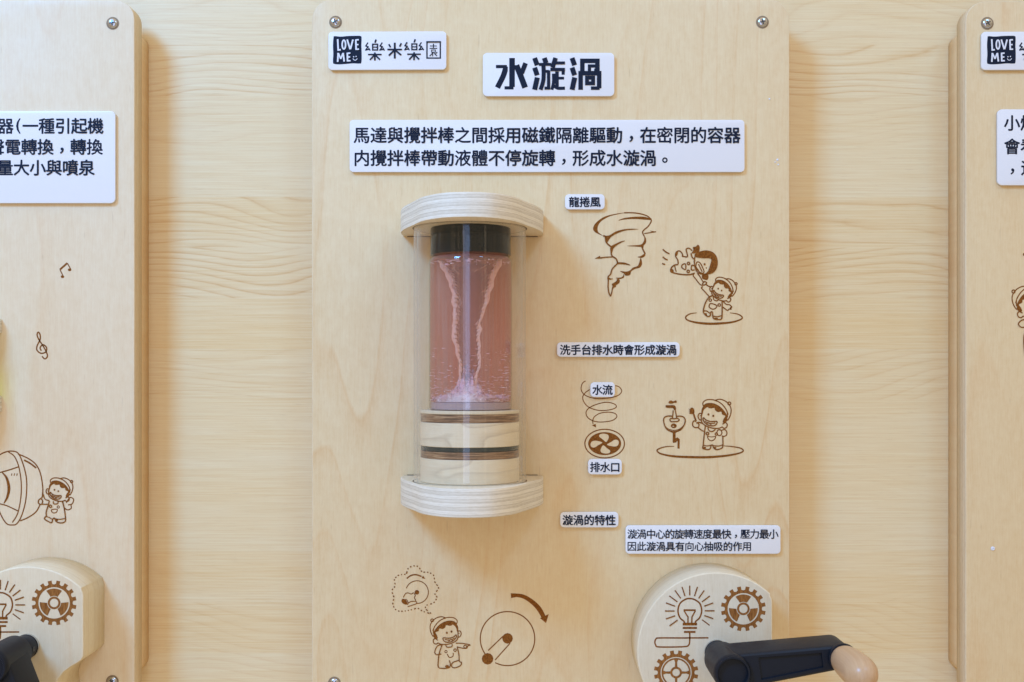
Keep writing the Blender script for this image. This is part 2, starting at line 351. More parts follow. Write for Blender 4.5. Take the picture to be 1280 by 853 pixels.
# ---- flat line work burnt or printed on a surface
def catmull(p, closed=False, per=6):
    n = len(p); out = []
    if n < 3: return list(p)
    rng = range(n if closed else n - 1)
    for i in rng:
        a = p[(i - 1) % n] if (closed or i > 0) else p[0]
        b = p[i]; c = p[(i + 1) % n]; d = p[(i + 2) % n] if (closed or i + 2 < n) else p[-1]
        for k in range(per):
            t = k / per; t2 = t * t; t3 = t2 * t
            out.append(tuple(.5 * (2 * b[q] + (c[q] - a[q]) * t + (2 * a[q] - 5 * b[q] + 4 * c[q] - d[q]) * t2 + (3 * b[q] - a[q] - 3 * c[q] + d[q]) * t3) for q in (0, 1)))
    if not closed: out.append(p[-1])
    return out
class Ink(G):
    """line work on the plane d = base; the photo's own pixel places are mapped to that plane once, here"""
    flat = True; thick = 1.0
    def __init__(s, base, org=(0, 0), sc=1.0):
        super().__init__(); s.base = base; s.m = DIST / (DIST - base); s.org = org; s.sc = sc; s.k = 0; s.tf = None
    def P(s, p):
        if s.tf: p = s.tf(p)
        px = s.org[0] + p[0] * s.sc; py = s.org[1] + p[1] * s.sc
        return ((px - 640) / s.m, (470 - py) / s.m)
    def lay(s): s.k = (s.k + 1) % 24; return s.base + .12 + .03 * s.k
    def st(s, pts, w=1.1, closed=False, smooth=True, taper=None, per=5):
        q = [s.P(p) for p in pts]; w = w * s.thick / s.m
        if not smooth: return s.seg(q, w, closed)
        q = catmull(q, closed, per); n = len(q); d = s.lay(); vs = []; fs = []
        for i in range(n):
            a = q[(i - 1) % n] if (closed or i > 0) else q[0]; b = q[(i + 1) % n] if (closed or i < n - 1) else q[-1]
            t = Vector((b[0] - a[0], b[1] - a[1]))
            if t.length < 1e-9: t = Vector((1, 0))
            t.normalize(); nx, nz = -t.y, t.x
            ww = w
            if taper:
                u = i / max(1, n - 1) * (len(taper) - 1); j = min(int(u), len(taper) - 2); ww = w * (taper[j] + (taper[j + 1] - taper[j]) * (u - j))
            vs.append((q[i][0] + nx * ww / 2, d, q[i][1] + nz * ww / 2)); vs.append((q[i][0] - nx * ww / 2, d, q[i][1] - nz * ww / 2))
        for i in range(n if closed else n - 1):
            j = (i + 1) % n; fs.append((2 * i, 2 * i + 1, 2 * j + 1, 2 * j))
        s.add(vs, fs)
    def seg(s, q, w, closed):
        n = len(q); r = n if closed else n - 1
        for i in range(r):
            a = Vector(q[i]); b = Vector(q[(i + 1) % n]); t = (b - a)
            if t.length < 1e-6: continue
            t.normalize(); nn = Vector((-t.y, t.x)) * w / 2
            if closed or i > 0: a = a - t * w / 2
            if closed or i < r - 1: b = b + t * w / 2
            d = s.lay(); s.add([(p.x, d, p.y) for p in (a + nn, a - nn, b - nn, b + nn)], [(0, 1, 2, 3)])
    def fill(s, loops, smooth=True, per=5, mi=0):
        if not hasattr(loops[0][0], '__len__'): loops = [loops]
        ls = []
        for l in loops:
            q = [s.P(p) for p in l]
            if smooth: q = catmull(q, True, per)
            ls.append([Vector((x, z, 0)) for x, z in q])
        tri = geometry.tessellate_polygon(ls); fl = [v for l in ls for v in l]; d = s.lay()
        s.add([(v.x, d, v.y) for v in fl], [tuple(reversed(t)) for t in tri], mi)
    def dot(s, x, y, r, ry=None): s.fill(ell(x, y, r, ry or r, 12), smooth=False)
    def ring(s, x, y, r, w=1.1, ry=None): s.st(ell(x, y, r, ry or r, 20), w, True)
    def done(s, name, mat, parent):
        o = s.build(name, mat, parent)
        for p in o.data.polygons:
            pass
        return o
def ell(x, y, rx, ry, n=20, a0=0, a1=360):
    full = abs(a1 - a0) >= 360; m = n if full else n + 1
    return [(x + rx * math.cos(R(a0 + (a1 - a0) * i / n)), y + ry * math.sin(R(a0 + (a1 - a0) * i / n))) for i in range(m)]

# ------------------------------------------------------------------ lettering from Blender's own built-in font
_glyph = {}
def glyph(ch):
    if ch in _glyph: return _glyph[ch]
    c = bpy.data.curves.new('g', 'FONT'); c.body = ch; c.size = 1; c.resolution_u = 2
    o = bpy.data.objects.new('g', c); COL.objects.link(o)
    dg = bpy.context.evaluated_depsgraph_get(); dg.update()
    me = bpy.data.meshes.new_from_object(o.evaluated_get(dg))
    r = ([(v.co.x, v.co.y) for v in me.vertices], [tuple(p.vertices) for p in me.polygons])
    bpy.data.objects.remove(o); bpy.data.curves.remove(c); bpy.data.meshes.remove(me)
    _glyph[ch] = r; return r
def letters(ink, chars, x0, y, pitch, size, bold=.022, widths=None, sx=1.0):
    """chars centred on x0, x0+pitch ... at photo height y"""
    for i, ch in enumerate(chars):
        if ch == ' ': continue
        vs, fs = glyph(ch); cx = x0 + pitch * i
        xs = [v[0] for v in vs]; ys = [v[1] for v in vs]
        if ch in '，。(': gx, gy = (min(xs) + max(xs)) / 2, (min(ys) + max(ys)) / 2
        else: gx, gy = .5, .375
        if ch == '，': cyy = y + size * .22
        elif ch == '。': cyy = y + size * .12
        else: cyy = y
        X, Z = ink.P((cx, cyy)); sz = size / ink.m
        for dx, dy in ((bold, 0), (-bold, 0), (0, bold), (0, -bold)):
            d = ink.lay()
            ink.add([(X + ((vx - gx) + dx) * sz * sx, d, Z + ((vy - gy) + dy) * sz) for vx, vy in vs], fs)

# ------------------------------------------------------------------ the wall
g = G(); g.add([(-2300, -58.5, -1500), (2300, -58.5, -1500), (2300, -58.5, 1500), (-2300, -58.5, 1500),
                (-2300, -90, -1500), (2300, -90, -1500), (2300, -90, 1500), (-2300, -90, 1500)],
               [(0, 1, 2, 3), (7, 6, 5, 4), (0, 4, 5, 1), (1, 5, 6, 2), (2, 6, 7, 3), (3, 7, 4, 0)])
wall = g.build('wall', M['wall']); wall['kind'] = 'structure'

# ------------------------------------------------------------------ exhibit boards
def screw(parent, px, py):
    ink = Ink(0); X, Z = ink.P((px, py))
    g = G(); lathe_d(g, X, Z, [(8.0, .25), (7.2, .30), (5.9, .28)], 28, 0)
    g.build('countersink', M['hole'], parent, True)
    g = G(); lathe_d(g, X, Z, [(6.3, .1), (6.3, .9), (5.6, 1.9), (4.2, 2.6), (2.4, 2.95), (0.01, 3.05)], 28)
    o = g.build('screw', M['steel'], parent, True, 50)
    g = G(); a0 = random.uniform(0, 1.5)
    for k, a in enumerate((a0, a0 + math.pi / 2)):
        c, s_ = math.cos(a), math.sin(a); l, h = 3.4, .75; d = 3.12 + .05 * k
        g.add([(X + c * u - s_ * v, d, Z + s_ * u + c * v) for u, v in ((-l, -h), (l, -h), (l, h), (-l, h))], [(0, 1, 2, 3)])
    g.flat = True; g.build('cross_slot', M['recess_dark'], o)
def board(label, x0, x1, ztop, zbot, rad, face, screws):
    t = thing('exhibit_board', label, 'display board', ((x0 + x1) / 2, -58, zbot), 'plywood exhibit boards on the wall')
    g = G(); prism(g, rrect(x0, zbot, x1, ztop, rad, 10), -28, 0, .8)
    o = g.build('front_panel', [M[face], M['ply_y']], t, True, 30); weld(o)
    g = G(); prism(g, rrect(x0 + 1, -379, x1 - 1, 440, 12, 6), -58.2, -28.3, .8)
    o = g.build('backing_panel', [M['back'], M['back']], t, True, 30); weld(o)
    for p in screws: screw(t, *p)
    return t
bc = board('middle plywood board with the clear cylinder and red vortex jar', -250, 346.6, 471, -410, 27, 'face_c', ((419.5, 28), (953, 28), (418, 854)))
bl = board('left plywood board with music notes and a loudspeaker cone burnt into it', -1090, -472, 470, -410, 24, 'face_l', ((141, 29.5), (140.5, 852)))
br = board('right plywood board cut off by the photo edge, with a small white plug', 567, 1170, 468, -410, 25, 'face_r', ((1234, 29.5),))
g = G(); lathe_d(g, 601, -216, [(2.6, 0), (2.6, .8), (1.9, 1.4), (.8, 1.5), (.7, .9), (.01, .8)], 16); g.build('plug', M['white_print'], br, True)
for (x, y, r) in ((962, 124, 1.2), (972, 200, 1.5), (973, 206, 1.1), (969, 203, .9)):
    g = G(); lathe_d(g, x - 640, 470 - y, [(r, .0), (r * .8, .5), (.01, .7)], 10); g.build('glue_drop', M['white_print'], bc, True)

# ------------------------------------------------------------------ sign plates
PT = 4.6
def plate(label, x0, y0, x1, y1, rad=6, group='white acrylic sign plates', skew=0):
    cx, cy = (x0 + x1) / 2, (y0 + y1) / 2; m = DIST / (DIST - PT)
    X0, X1, Z0, Z1 = (x0 - 640) / m, (x1 - 640) / m, (470 - y1) / m, (470 - y0) / m
    t = thing('sign_plate', label, 'sign', ((X0 + X1) / 2, 0, Z0), group)
    g = G(); prism(g, rrect(X0, Z0, X1, Z1, rad, 6), .15, PT, .55, 0, 0)
    if skew:
        xm = (X0 + X1) / 2; g.v = [(x, d, z + (x - xm) * skew) for x, d, z in g.v]
    o = g.build('plate', M['acrylic'], t, True, 40); weld(o); return t
def text_sign(label, box, rows, rad=6, name='lettering'):
    t = plate(label, *box, rad)
    for r in rows:
        ink = Ink(PT); letters(ink, *r); ink.done(name, M['ink'], t)
    return t
text_sign('long two-line white sign with dark text across the middle board', (437, 150, 930.8, 215.3),
          [('馬達與攪拌棒之間採用磁鐵隔離驅動，在密閉的容器', 452.2, 21.05, 20.3, 20.6, .022),
           ('内攪拌棒帶動液體不停旋轉，形成水漩渦。', 452.2, 21.05, 197.2, 20.6, .022)], 5) if False else None
def rowspec(s, x0, pitch, y, size, bold): return (s, x0, y, pitch, size, bold)
text_sign('long two-line white sign with dark text across the middle board', (437, 150, 930.8, 215.3),
          [rowspec('馬達與攪拌棒之間採用磁鐵隔離驅動，在密閉的容器', 452.2, 21.05, 169.3, 21.3, .020),
           rowspec('内攪拌棒帶動液體不停旋轉，形成水漩渦。', 452.2, 21.05, 197.9, 21.3, .020)], 5)
text_sign('small white tag above the burnt tornado drawing', (706.4, 243, 756, 262), [rowspec('龍捲風', 717.6, 13.3, 252.8, 13.6, .024)], 5)
text_sign('narrow one-line white sign above the spiral and wash basin drawings', (696.2, 428, 849.8, 446.4),
          [rowspec('洗手台排水時會形成漩渦', 706.4, 13.28, 437.6, 13.6, .024)], 5)
text_sign('smallest white tag lying over the top of the burnt spiral', (738, 478, 768.6, 496.6), [rowspec('水流', 746.8, 12.6, 487.6, 13.4, .024)], 5)
text_sign('white tag directly under the burnt drain fan', (735, 574, 777.4, 593.4), [rowspec('排水口', 743.8, 12.6, 584.2, 13.2, .024)], 5)
text_sign('white tag of five characters right of the lower shelf', (700.2, 640.2, 773.2, 659.6), [rowspec('漩渦的特性', 709.6, 13.4, 650.4, 13.6, .024)], 5)
text_sign('two-line white sign just above the right crank housing', (782, 657, 975.8, 692.6),
          [rowspec('漩渦中心的旋轉速度最快，壓力最小', 790.2, 11.78, 667.8, 12.7, .016),
           rowspec('因此漩渦具有向心抽吸的作用', 789.8, 12.0, 683.2, 12.4, .016)], 5)
text_sign('three-line white sign cut off by the left photo edge', (-190, 139, 144, 254.2),
          [rowspec('器', 7, 20.5, 157.8, 20.8, .02), rowspec('(', 23, 20, 157.8, 20, .02), rowspec('一種引起機', 38, 20.4, 157.8, 20.8, .02),
           rowspec('聲電轉換，轉換', -4.5, 20.5, 184, 20.8, .02), rowspec('量大小與噴泉', 6.5, 20.4, 210, 20.8, .02)], 6)
text_sign('three-line white sign cut off by the right photo edge', (1247, 136.8, 1600, 231.8),
          [rowspec('小煙', 1265, 20.6, 154, 20.8, .02), rowspec('會看', 1265, 20.6, 183.4, 20.8, .02), rowspec('，這', 1265.5, 20.6, 210, 20.8, .02)], 6)

# title plate, heavy display lettering drawn stroke by stroke
t = plate('white title plate with three big heavy characters', 603.7, 66.2, 768, 120.4, 5.5)
k = Ink(PT, (600, 62), .134375); W = .134375
def H(pts, w, closed=False): k.st(pts, w * W, closed, smooth=False)
H([(298, 80), (298, 350)], 52); H([(228, 358), (312, 358)], 30)
H([(148, 160), (250, 160)], 30); H([(236, 160), (234, 205)], 46); k.st([(234, 190), (215, 250), (162, 356)], 50 * W)
k.st([(338, 148), (372, 230), (420, 356)], 54 * W); H([(320, 162), (352, 162)], 30); H([(424, 128), (388, 222)], 44)
for X in (0, 348):
    H([(508 + X, 80), (532 + X, 148)], 46); H([(508 + X, 170), (532 + X, 241)], 46); H([(533 + X, 262), (508 + X, 376)], 47)
H([(598, 80), (614, 128)], 46); H([(548, 140), (662, 140)], 27); k.st([(590, 140), (590, 280), (563, 376)], 38 * W)
H([(600, 205), (640, 205)], 26); H([(638, 196), (638, 365)], 30); H([(600, 361), (652, 361)], 28)
H([(703, 80), (674, 170)], 42); H([(690, 127), (790, 127)], 27); H([(655, 188), (790, 188)], 30); H([(774, 190), (774, 236)], 30)
H([(716, 205), (716, 345)], 34); k.st([(684, 225), (684, 310), (668, 376)], 30 * W); H([(726, 268), (782, 268)], 26)
k.st([(690, 340), (725, 361), (790, 361)], 30 * W)
H([(952, 215), (952, 107), (1092, 107), (1092, 215)], 42); H([(1018, 205), (1018, 155), (1080, 155)], 30)
H([(936, 376), (936, 222), (1108, 222), (1108, 362)], 42); H([(1032, 361), (1112, 361)], 32)
H([(995, 264), (1052, 264), (1052, 316), (995, 316)], 36, True); H([(1072, 180), (1072, 215)], 20)
k.done('lettering', M['ink'], t)

# logo plates
def logo(label, dx, dy, box):
    t = plate(label, *box, 5, skew=.004)
    k = Ink(PT, (405 + dx, 35 + dy), .125); u = .125
    k.fill([(95, 100), (105, 84), (170, 88), (240, 82), (320, 80), (365, 82), (376, 100), (374, 180), (377, 260), (374, 345), (355, 358), (290, 356), (220, 362), (150, 366), (105, 362), (90, 345), (93, 260), (90, 180)])
    k.done('badge', M['ink'], t)
    k = Ink(PT + .9, (405 + dx, 35 + dy), .125)
    def H(pts, w=16, closed=False): k.st(pts, w * u, closed, smooth=False)
    H([(137, 114), (142, 222), (168, 220)]); k.st(ell(199, 168, 17, 44), 15 * u, True); H([(232, 118), (262, 215)], 16); H([(290, 118), (264, 215)], 16)
    H([(318, 118), (322, 222)]); H([(318, 122), (348, 120)], 14); H([(320, 170), (345, 168)], 14); H([(322, 216), (350, 214)], 14)
    H([(137, 342), (142, 252)]); H([(145, 256), (168, 312)], 14); H([(190, 254), (168, 312)], 14); H([(192, 252), (202, 338)])
    H([(234, 250), (236, 338)]); H([(236, 256), (264, 254)], 14); H([(236, 294), (262, 292)], 14); H([(236, 332), (266, 330)], 14)
    k.dot(297, 291, 6); k.dot(322, 288, 6); k.st([(290, 308), (300, 322), (318, 325), (334, 308)], 6 * u)
    k.done('badge_lettering', M['white_print'], t)
    k = Ink(PT, (405 + dx, 35 + dy), .125)
    for X, Y in ((0, 0), (392, -3)):
        for q in (0, 143):
            H([(440 + X + q, 148 + Y), (418 + X + q, 182 + Y), (440 + X + q, 190 + Y), (418 + X + q, 222 + Y), (452 + X + q, 216 + Y)], 13)
            H([(446 + X + q, 200 + Y), (462 + X + q, 228 + Y)], 12)
        H([(487 + X, 165 + Y), (536 + X, 165 + Y), (536 + X, 222 + Y), (487 + X, 222 + Y)], 13, True); H([(487 + X, 194 + Y), (536 + X, 194 + Y)], 11)
        H([(521 + X, 118 + Y), (510 + X, 150 + Y)], 16); H([(440 + X, 268 + Y), (576 + X, 268 + Y)], 14); H([(509 + X, 248 + Y), (509 + X, 328 + Y)], 17)
        H([(500 + X, 278 + Y), (460 + X, 322 + Y)], 16); H([(518 + X, 278 + Y), (560 + X, 320 + Y)], 16)
    H([(708, 150), (708, 308)], 19); H([(634, 218), (780, 218)], 16); H([(648, 165), (666, 196)], 16); H([(774, 155), (756, 190)], 16)
    H([(700, 228), (648, 280)], 17); H([(716, 228), (772, 274)], 17)
    H([(1030, 142), (1163, 142), (1163, 303), (1030, 303)], 14, True)
    H([(1060, 182), (1128, 182)], 9); H([(1095, 160), (1095, 205)], 10); H([(1056, 206), (1132, 206)], 9)
    H([(1076, 222), (1114, 222), (1114, 244), (1076, 244)], 8, True); H([(1094, 246), (1056, 284)], 9); H([(1088, 256), (1086, 286)], 9)
    H([(1100, 254), (1130, 282)], 9); H([(1132, 244), (1112, 264)], 9)
    k.done('lettering', M['ink'], t)
logo('white badge plate under the top left screw of the middle board', 0, 0, (410.5, 39.6, 558, 87.4))
logo('white badge plate on the right board, cut off by the photo edge', 817.5, 0, (1227, 39.6, 1374.5, 87.4))

# ------------------------------------------------------------------ burnt drawings
Ink.thick = 1.30
def head(k, a, b, A, B, mirror=False, w=1.1):
    """a child's head in a cap; drawn once and laid over two given points"""
    def cx(p): return complex(p[0], -p[1] if mirror else p[1])
    ca, cb, cA, cB = cx(a), cx(b), complex(*A), complex(*B)
    q = (cB - cA) / (cb - ca)
    k.tf = lambda p: ((lambda z: (z.real, z.imag))(cA + (cx(p) - ca) * q))
    k.st([(608, 170), (603, 130), (640, 98), (700, 92), (760, 105), (820, 140), (865, 190), (890, 240), (893, 300)], w)
    k.st([(608, 172), (640, 145), (700, 138), (760, 155), (820, 195), (865, 250), (893, 305)], w)
    k.st([(745, 102), (800, 88), (860, 105), (912, 148), (936, 205), (930, 270), (908, 320), (893, 340)], w)
    k.st([(745, 102), (800, 125), (850, 170), (885, 225), (902, 270)], w * .9)
    k.ring(915, 138, 17, w)
    k.fill([(585, 268), (586, 215), (606, 172), (640, 148), (700, 140), (760, 157), (820, 198), (862, 248), (890, 305), (890, 345), (855, 366), (836, 358), (848, 320), (868, 285), (830, 268), (820, 235), (780, 240), (748, 218), (738, 190), (702, 196), (672, 192), (655, 180), (622, 205), (606, 232), (600, 262)], per=3)
    k.st([(592, 262), (562, 256), (545, 288), (558, 325), (585, 338)], w); k.st([(566, 290), (574, 283), (584, 286)], w * .6)
    k.st([(834, 384), (868, 364), (890, 385), (882, 420), (852, 432), (830, 415)], w)
    k.st([(588, 262), (583, 330), (600, 375), (650, 408), (720, 430), (790, 432), (832, 415)], w)
    k.dot(668, 268, 12, 14); k.dot(725, 285, 12, 14)
    k.st([(610, 306), (642, 335), (700, 352), (766, 350), (762, 382), (728, 402), (672, 396), (626, 366), (604, 330)], w, True)
    k.st([(626, 345), (650, 362), (700, 374), (748, 368)], w * .8); k.st([(650, 376), (672, 366), (700, 392)], w * .8)
    k.tf = None
EL, ER = (545, 290), (860, 395)

# whirlwind
k = Ink(0, (735, 255), .14065)
k.fill([(45, 225), (55, 190), (85, 155), (140, 118), (200, 98), (290, 82), (350, 78), (290, 88), (205, 108), (155, 130), (115, 158), (92, 190), (85, 225), (95, 255), (135, 285), (95, 270), (60, 250)])
k.st([(320, 80), (400, 80), (470, 90), (525, 108), (552, 130)], 1.2)
k.st([(272, 147), (330, 132), (420, 125), (500, 128), (555, 138)], 2.2, taper=[.2, .7, 1, 1.3, .6])
k.st([(555, 128), (562, 155), (535, 200), (498, 232), (485, 255), (500, 290)], 1.2)
k.st([(500, 265), (560, 255), (605, 248)], 1.0); k.fill([(605, 248), (550, 238), (566, 248), (535, 262)], smooth=False)
k.fill([(500, 285), (515, 310), (515, 345), (495, 372), (490, 395), (470, 385), (420, 380), (345, 374), (420, 368), (470, 362), (492, 340), (500, 315)])
k.st([(480, 385), (490, 410), (508, 445)], 1.4); k.fill([(508, 440), (505, 465), (475, 480), (440, 472), (470, 464), (490, 450)])
k.fill([(468, 480), (480, 530), (462, 565), (420, 578), (385, 600), (372, 632), (335, 638), (318, 620), (285, 598), (340, 603), (375, 590), (398, 568), (440, 552), (456, 520)])
k.fill([(318, 625), (318, 655), (280, 668), (245, 658), (290, 655), (308, 645)]); k.st([(262, 668), (268, 690), (235, 715), (212, 718)], 2.0, taper=[1, 1.6, 1.6, .6])
k.fill([(238, 715), (248, 735), (225, 752), (215, 790), (205, 822), (195, 820), (205, 790), (214, 745), (222, 725)])
k.st([(135, 285), (155, 292), (158, 330), (172, 355), (205, 382)], 1.5)
k.fill([(148, 290), (190, 280), (250, 245), (330, 225), (400, 222), (450, 226), (400, 230), (330, 238), (260, 262), (205, 295), (165, 345)])
k.fill([(202, 380), (240, 358), (290, 335), (330, 328), (290, 348), (248, 375), (222, 405), (208, 460), (198, 420)])
k.st([(205, 440), (215, 465), (250, 490), (262, 525)], 1.4); k.st([(215, 472), (160, 475), (100, 482)], 1.1); k.fill([(58, 488), (108, 462), (106, 480), (130, 486)], smooth=False)
k.st([(262, 528), (320, 530), (375, 545)], 1.8, taper=[1, 1, .3]); k.st([(262, 530), (215, 580), (200, 625), (178, 650), (180, 690), (178, 740), (185, 790), (200, 822)], 1.2)
k.st([(178, 660), (195, 668), (220, 666)], 1.3, taper=[1.4, 1, .3])
k.done('whirlwind_drawing', M['burn'], bc)

# two children
k = Ink(0, (820, 300), .1289)
head(k, EL, ER, (522, 470), (705, 580))
for a, b, c in (((65, 92), (95, 118), (130, 136)), ((65, 165), (88, 185), (112, 195)), ((60, 228), (72, 235), (88, 238))): k.st([a, b, c], 1.3)
k.fill([(345, 130), (362, 100), (358, 72), (385, 66), (405, 48), (420, 62), (422, 92), (412, 120), (385, 128)])
k.fill([(380, 135), (430, 112), (490, 103), (550, 120), (588, 165), (598, 220), (590, 270), (560, 315), (510, 335), (480, 330), (505, 300), (522, 250), (532, 185), (450, 178), (380, 165)])
k.st([(375, 165), (372, 215), (378, 270), (400, 312), (440, 332), (490, 330)], 1.1); k.st([(338, 130), (350, 170), (375, 195), (365, 215)], 1.1)
k.dot(470, 237, 10); k.dot(488, 273, 7)
k.st([(400, 215), (425, 222), (450, 265), (466, 312), (440, 322), (410, 300), (388, 262), (392, 228)], 1.1, True); k.st([(412, 235), (430, 275), (448, 310)], 1.1)
k.st([(388, 270), (400, 285), (412, 300)], 1.6)
k.fill([(445, 345), (470, 335), (505, 340), (508, 370), (495, 390), (465, 385), (448, 375)])
k.st([(375, 320), (360, 345), (385, 380), (430, 435), (470, 440)], 1.1); k.st([(400, 325), (425, 355), (445, 390), (460, 412)], 1.1)
k.st([(462, 412), (452, 425), (462, 440), (482, 430), (490, 415), (470, 405)], 1.2, True); k.st([(480, 430), (510, 450), (530, 455)], 1.2); k.st([(455, 455), (440, 465), (470, 500), (525, 562)], 1.1)
k.st([(350, 105), (320, 82), (292, 92), (300, 130), (302, 165), (250, 158)], 1.2); k.st([(260, 160), (250, 128), (225, 108), (195, 122), (190, 160), (210, 195), (215, 235)], 1.2)
k.fill([(192, 125), (212, 120), (206, 148), (194, 155)]); k.st([(215, 240), (180, 245), (150, 270), (142, 305), (170, 320), (240, 335), (320, 338), (370, 325)], 1.3)
k.fill([(142, 300), (150, 280), (170, 295), (165, 318), (148, 315)]); k.st([(180, 248), (188, 285), (195, 310)], 1.0)
k.st([(285, 235), (255, 242), (250, 268), (285, 288)], 1.1, True); k.ring(315, 229, 12); k.ring(312, 306, 12); k.st([(345, 245), (342, 290), (372, 292)], 1.1); k.st([(345, 245), (368, 250)], 1.1)
k.st([(550, 540), (510, 560), (475, 620), (458, 690), (470, 720), (500, 742), (525, 735), (528, 705), (545, 700), (550, 740), (560, 765), (600, 772), (635, 765), (640, 700), (640, 590)], 1.2)
k.st([(458, 690), (490, 690), (520, 712)], 1.0); k.st([(548, 738), (590, 745), (635, 735)], 1.0); k.dot(482, 722, 13); k.dot(580, 762, 22, 7)
k.st([(555, 550), (560, 580), (590, 592), (610, 575)], 1.1); k.ring(526, 585, 12); k.ring(613, 632, 12)
k.st([(525, 620), (515, 650), (545, 672), (575, 665), (590, 640), (555, 622)], 1.1, True)
k.st([(645, 590), (680, 625), (712, 630), (735, 652), (720, 660), (730, 672), (708, 672), (695, 685), (668, 668), (645, 650)], 1.1)
k.st([(395, 708), (330, 718), (290, 745), (300, 775), (370, 798), (480, 812), (600, 812), (740, 798), (825, 770), (832, 745), (790, 720), (715, 708)], 1.3, taper=[.4, .8, 1, 1, 1.3, 1.7, 1.7, 1.3, 1, 1, .8, .4])
k.done('children_drawing', M['burn'], bc)

# spiral of water and drain
k = Ink(0, (720, 470), .15238)
k.st([(78, 42), (52, 62), (42, 110), (62, 148), (110, 175), (190, 188), (290, 178), (350, 158), (375, 125), (355, 92), (322, 80)], .9)
k.st([(112, 112), (75, 140), (55, 175), (68, 220), (110, 260), (190, 284), (270, 280), (325, 262), (325, 238), (280, 220), (220, 220), (140, 245), (95, 275), (82, 310), (105, 350), (160, 375), (230, 378), (300, 365), (335, 335), (318, 308), (260, 298), (195, 308), (152, 335), (138, 365), (140, 395)], .9)
k.fill([(130, 405), (162, 395), (164, 424)], smooth=False)
k.done('spiral_drawing', M['burn'], bc)
k = Ink(0, (720, 470), .15238)
k.st(ell(235, 556, 162, 117, 32), 1.1, True)
def petal(a):
    out = []
    for (x, y) in ((8, -14), (-14, -40), (-34, -62), (-30, -82), (-6, -88), (18, -80), (26, -60), (20, -34)):
        c, s_ = math.cos(a), math.sin(a); X, Y = x * c - y * s_, x * s_ + y * c; out.append((235 + X * 1.32, 556 + Y * .93))
    return out
k.fill([ell(235, 556, 135, 94, 40)] + [list(reversed(petal(R(a)))) for a in (0, 90, 180, 270)], per=3)
k.done('drain_drawing', M['burn'], bc)

# wash basin and child
k = Ink(0, (815, 490), .10554)
head(k, EL, ER, EL, ER)
k.st([(205, 120), (225, 112), (245, 122), (268, 118), (288, 108)], 1.6); k.fill([(198, 135), (200, 115), (222, 108), (245, 118), (242, 138)]); k.dot(280, 118, 13)
k.fill([(160, 172), (165, 160), (205, 158), (262, 160), (280, 180), (280, 215), (260, 215), (255, 192), (205, 190), (165, 185)])
k.st([(250, 220), (246, 270), (240, 315)], 1.0); k.st([(276, 220), (284, 270), (292, 310)], 1.0)
k.st([(210, 330), (225, 315), (262, 318), (300, 314), (322, 332), (300, 350), (265, 352), (225, 352)], 1.0, True)
k.st([(243, 288), (190, 286), (150, 300), (136, 335), (150, 400), (185, 450), (260, 470), (330, 450), (375, 400), (392, 345), (380, 305), (340, 288), (286, 290)], 1.1)
k.fill([(150, 405), (185, 445), (250, 466), (320, 455), (378, 408), (345, 455), (300, 476), (262, 492), (220, 476), (175, 452)])
k.st([(150, 400), (190, 438), (260, 455), (325, 440), (378, 398)], .8)
k.ring(258, 403, 27, 1.3, 20); k.st([(235, 398), (258, 392), (280, 402), (258, 412)], 1.3)
k.fill([(246, 505), (278, 505), (278, 550), (305, 545), (328, 560), (326, 672), (302, 672), (302, 575), (285, 600), (250, 605), (244, 590)], smooth=False)
k.st([(262, 478), (262, 595)], 2.8, smooth=False); k.st([(268, 590), (300, 556), (314, 562)], 2.0, smooth=False); k.st([(314, 560), (314, 668)], 2.0, smooth=False); k.st([(166, 172), (256, 174)], 2.2, smooth=False); k.st([(256, 176), (270, 212)], 1.9, smooth=False)
k.st([(262, 645), (160, 650), (80, 675), (60, 700), (110, 735), (250, 762), (430, 772), (650, 774), (860, 758), (1020, 730), (1080, 700), (1050, 668), (950, 648), (850, 640)], 1.2, taper=[.4, .8, 1, 1, 1.2, 1.6, 1.8, 1.8, 1.6, 1.2, 1, 1, .8, .5])
k.fill([(430, 200), (452, 205), (458, 190), (485, 190), (500, 215), (500, 250), (488, 262), (455, 262), (440, 258), (452, 248), (436, 242), (450, 235), (434, 225), (450, 218)], per=3); k.st([(492, 262), (508, 310), (522, 345)], 1.6)
k.st([(520, 352), (495, 345), (480, 370), (485, 405), (510, 422), (545, 420), (556, 395), (548, 372), (525, 372)], 1.1); k.st([(525, 365), (560, 362), (600, 375)], 1.1); k.st([(548, 425), (580, 450), (612, 468)], 1.1)
k.st([(632, 400), (622, 470), (612, 560), (606, 632), (600, 668), (640, 682), (680, 680), (695, 655), (700, 632), (718, 632), (728, 660), (760, 684), (815, 672), (838, 645), (838, 560), (838, 530)], 1.1)
k.st([(606, 630), (650, 640), (695, 632)], .9); k.st([(715, 634), (780, 642), (836, 628)], .9); k.dot(622, 662, 17, 12); k.dot(742, 664, 20, 12)
k.st([(660, 420), (672, 455), (705, 470), (738, 455), (748, 435)], 1.0); k.ring(655, 494, 16); k.ring(762, 500, 14)
k.st([(655, 528), (672, 565), (705, 580), (740, 562), (756, 528)], 1.0); k.st([(655, 526), (705, 534), (756, 526)], .8)
k.st([(780, 455), (768, 490), (785, 515), (810, 516), (828, 485), (812, 452)], 1.1, True); k.st([(825, 455), (862, 448), (885, 475), (882, 512), (850, 528), (825, 520)], 1.1)
k.done('wash_basin_drawing', M['burn'], bc)

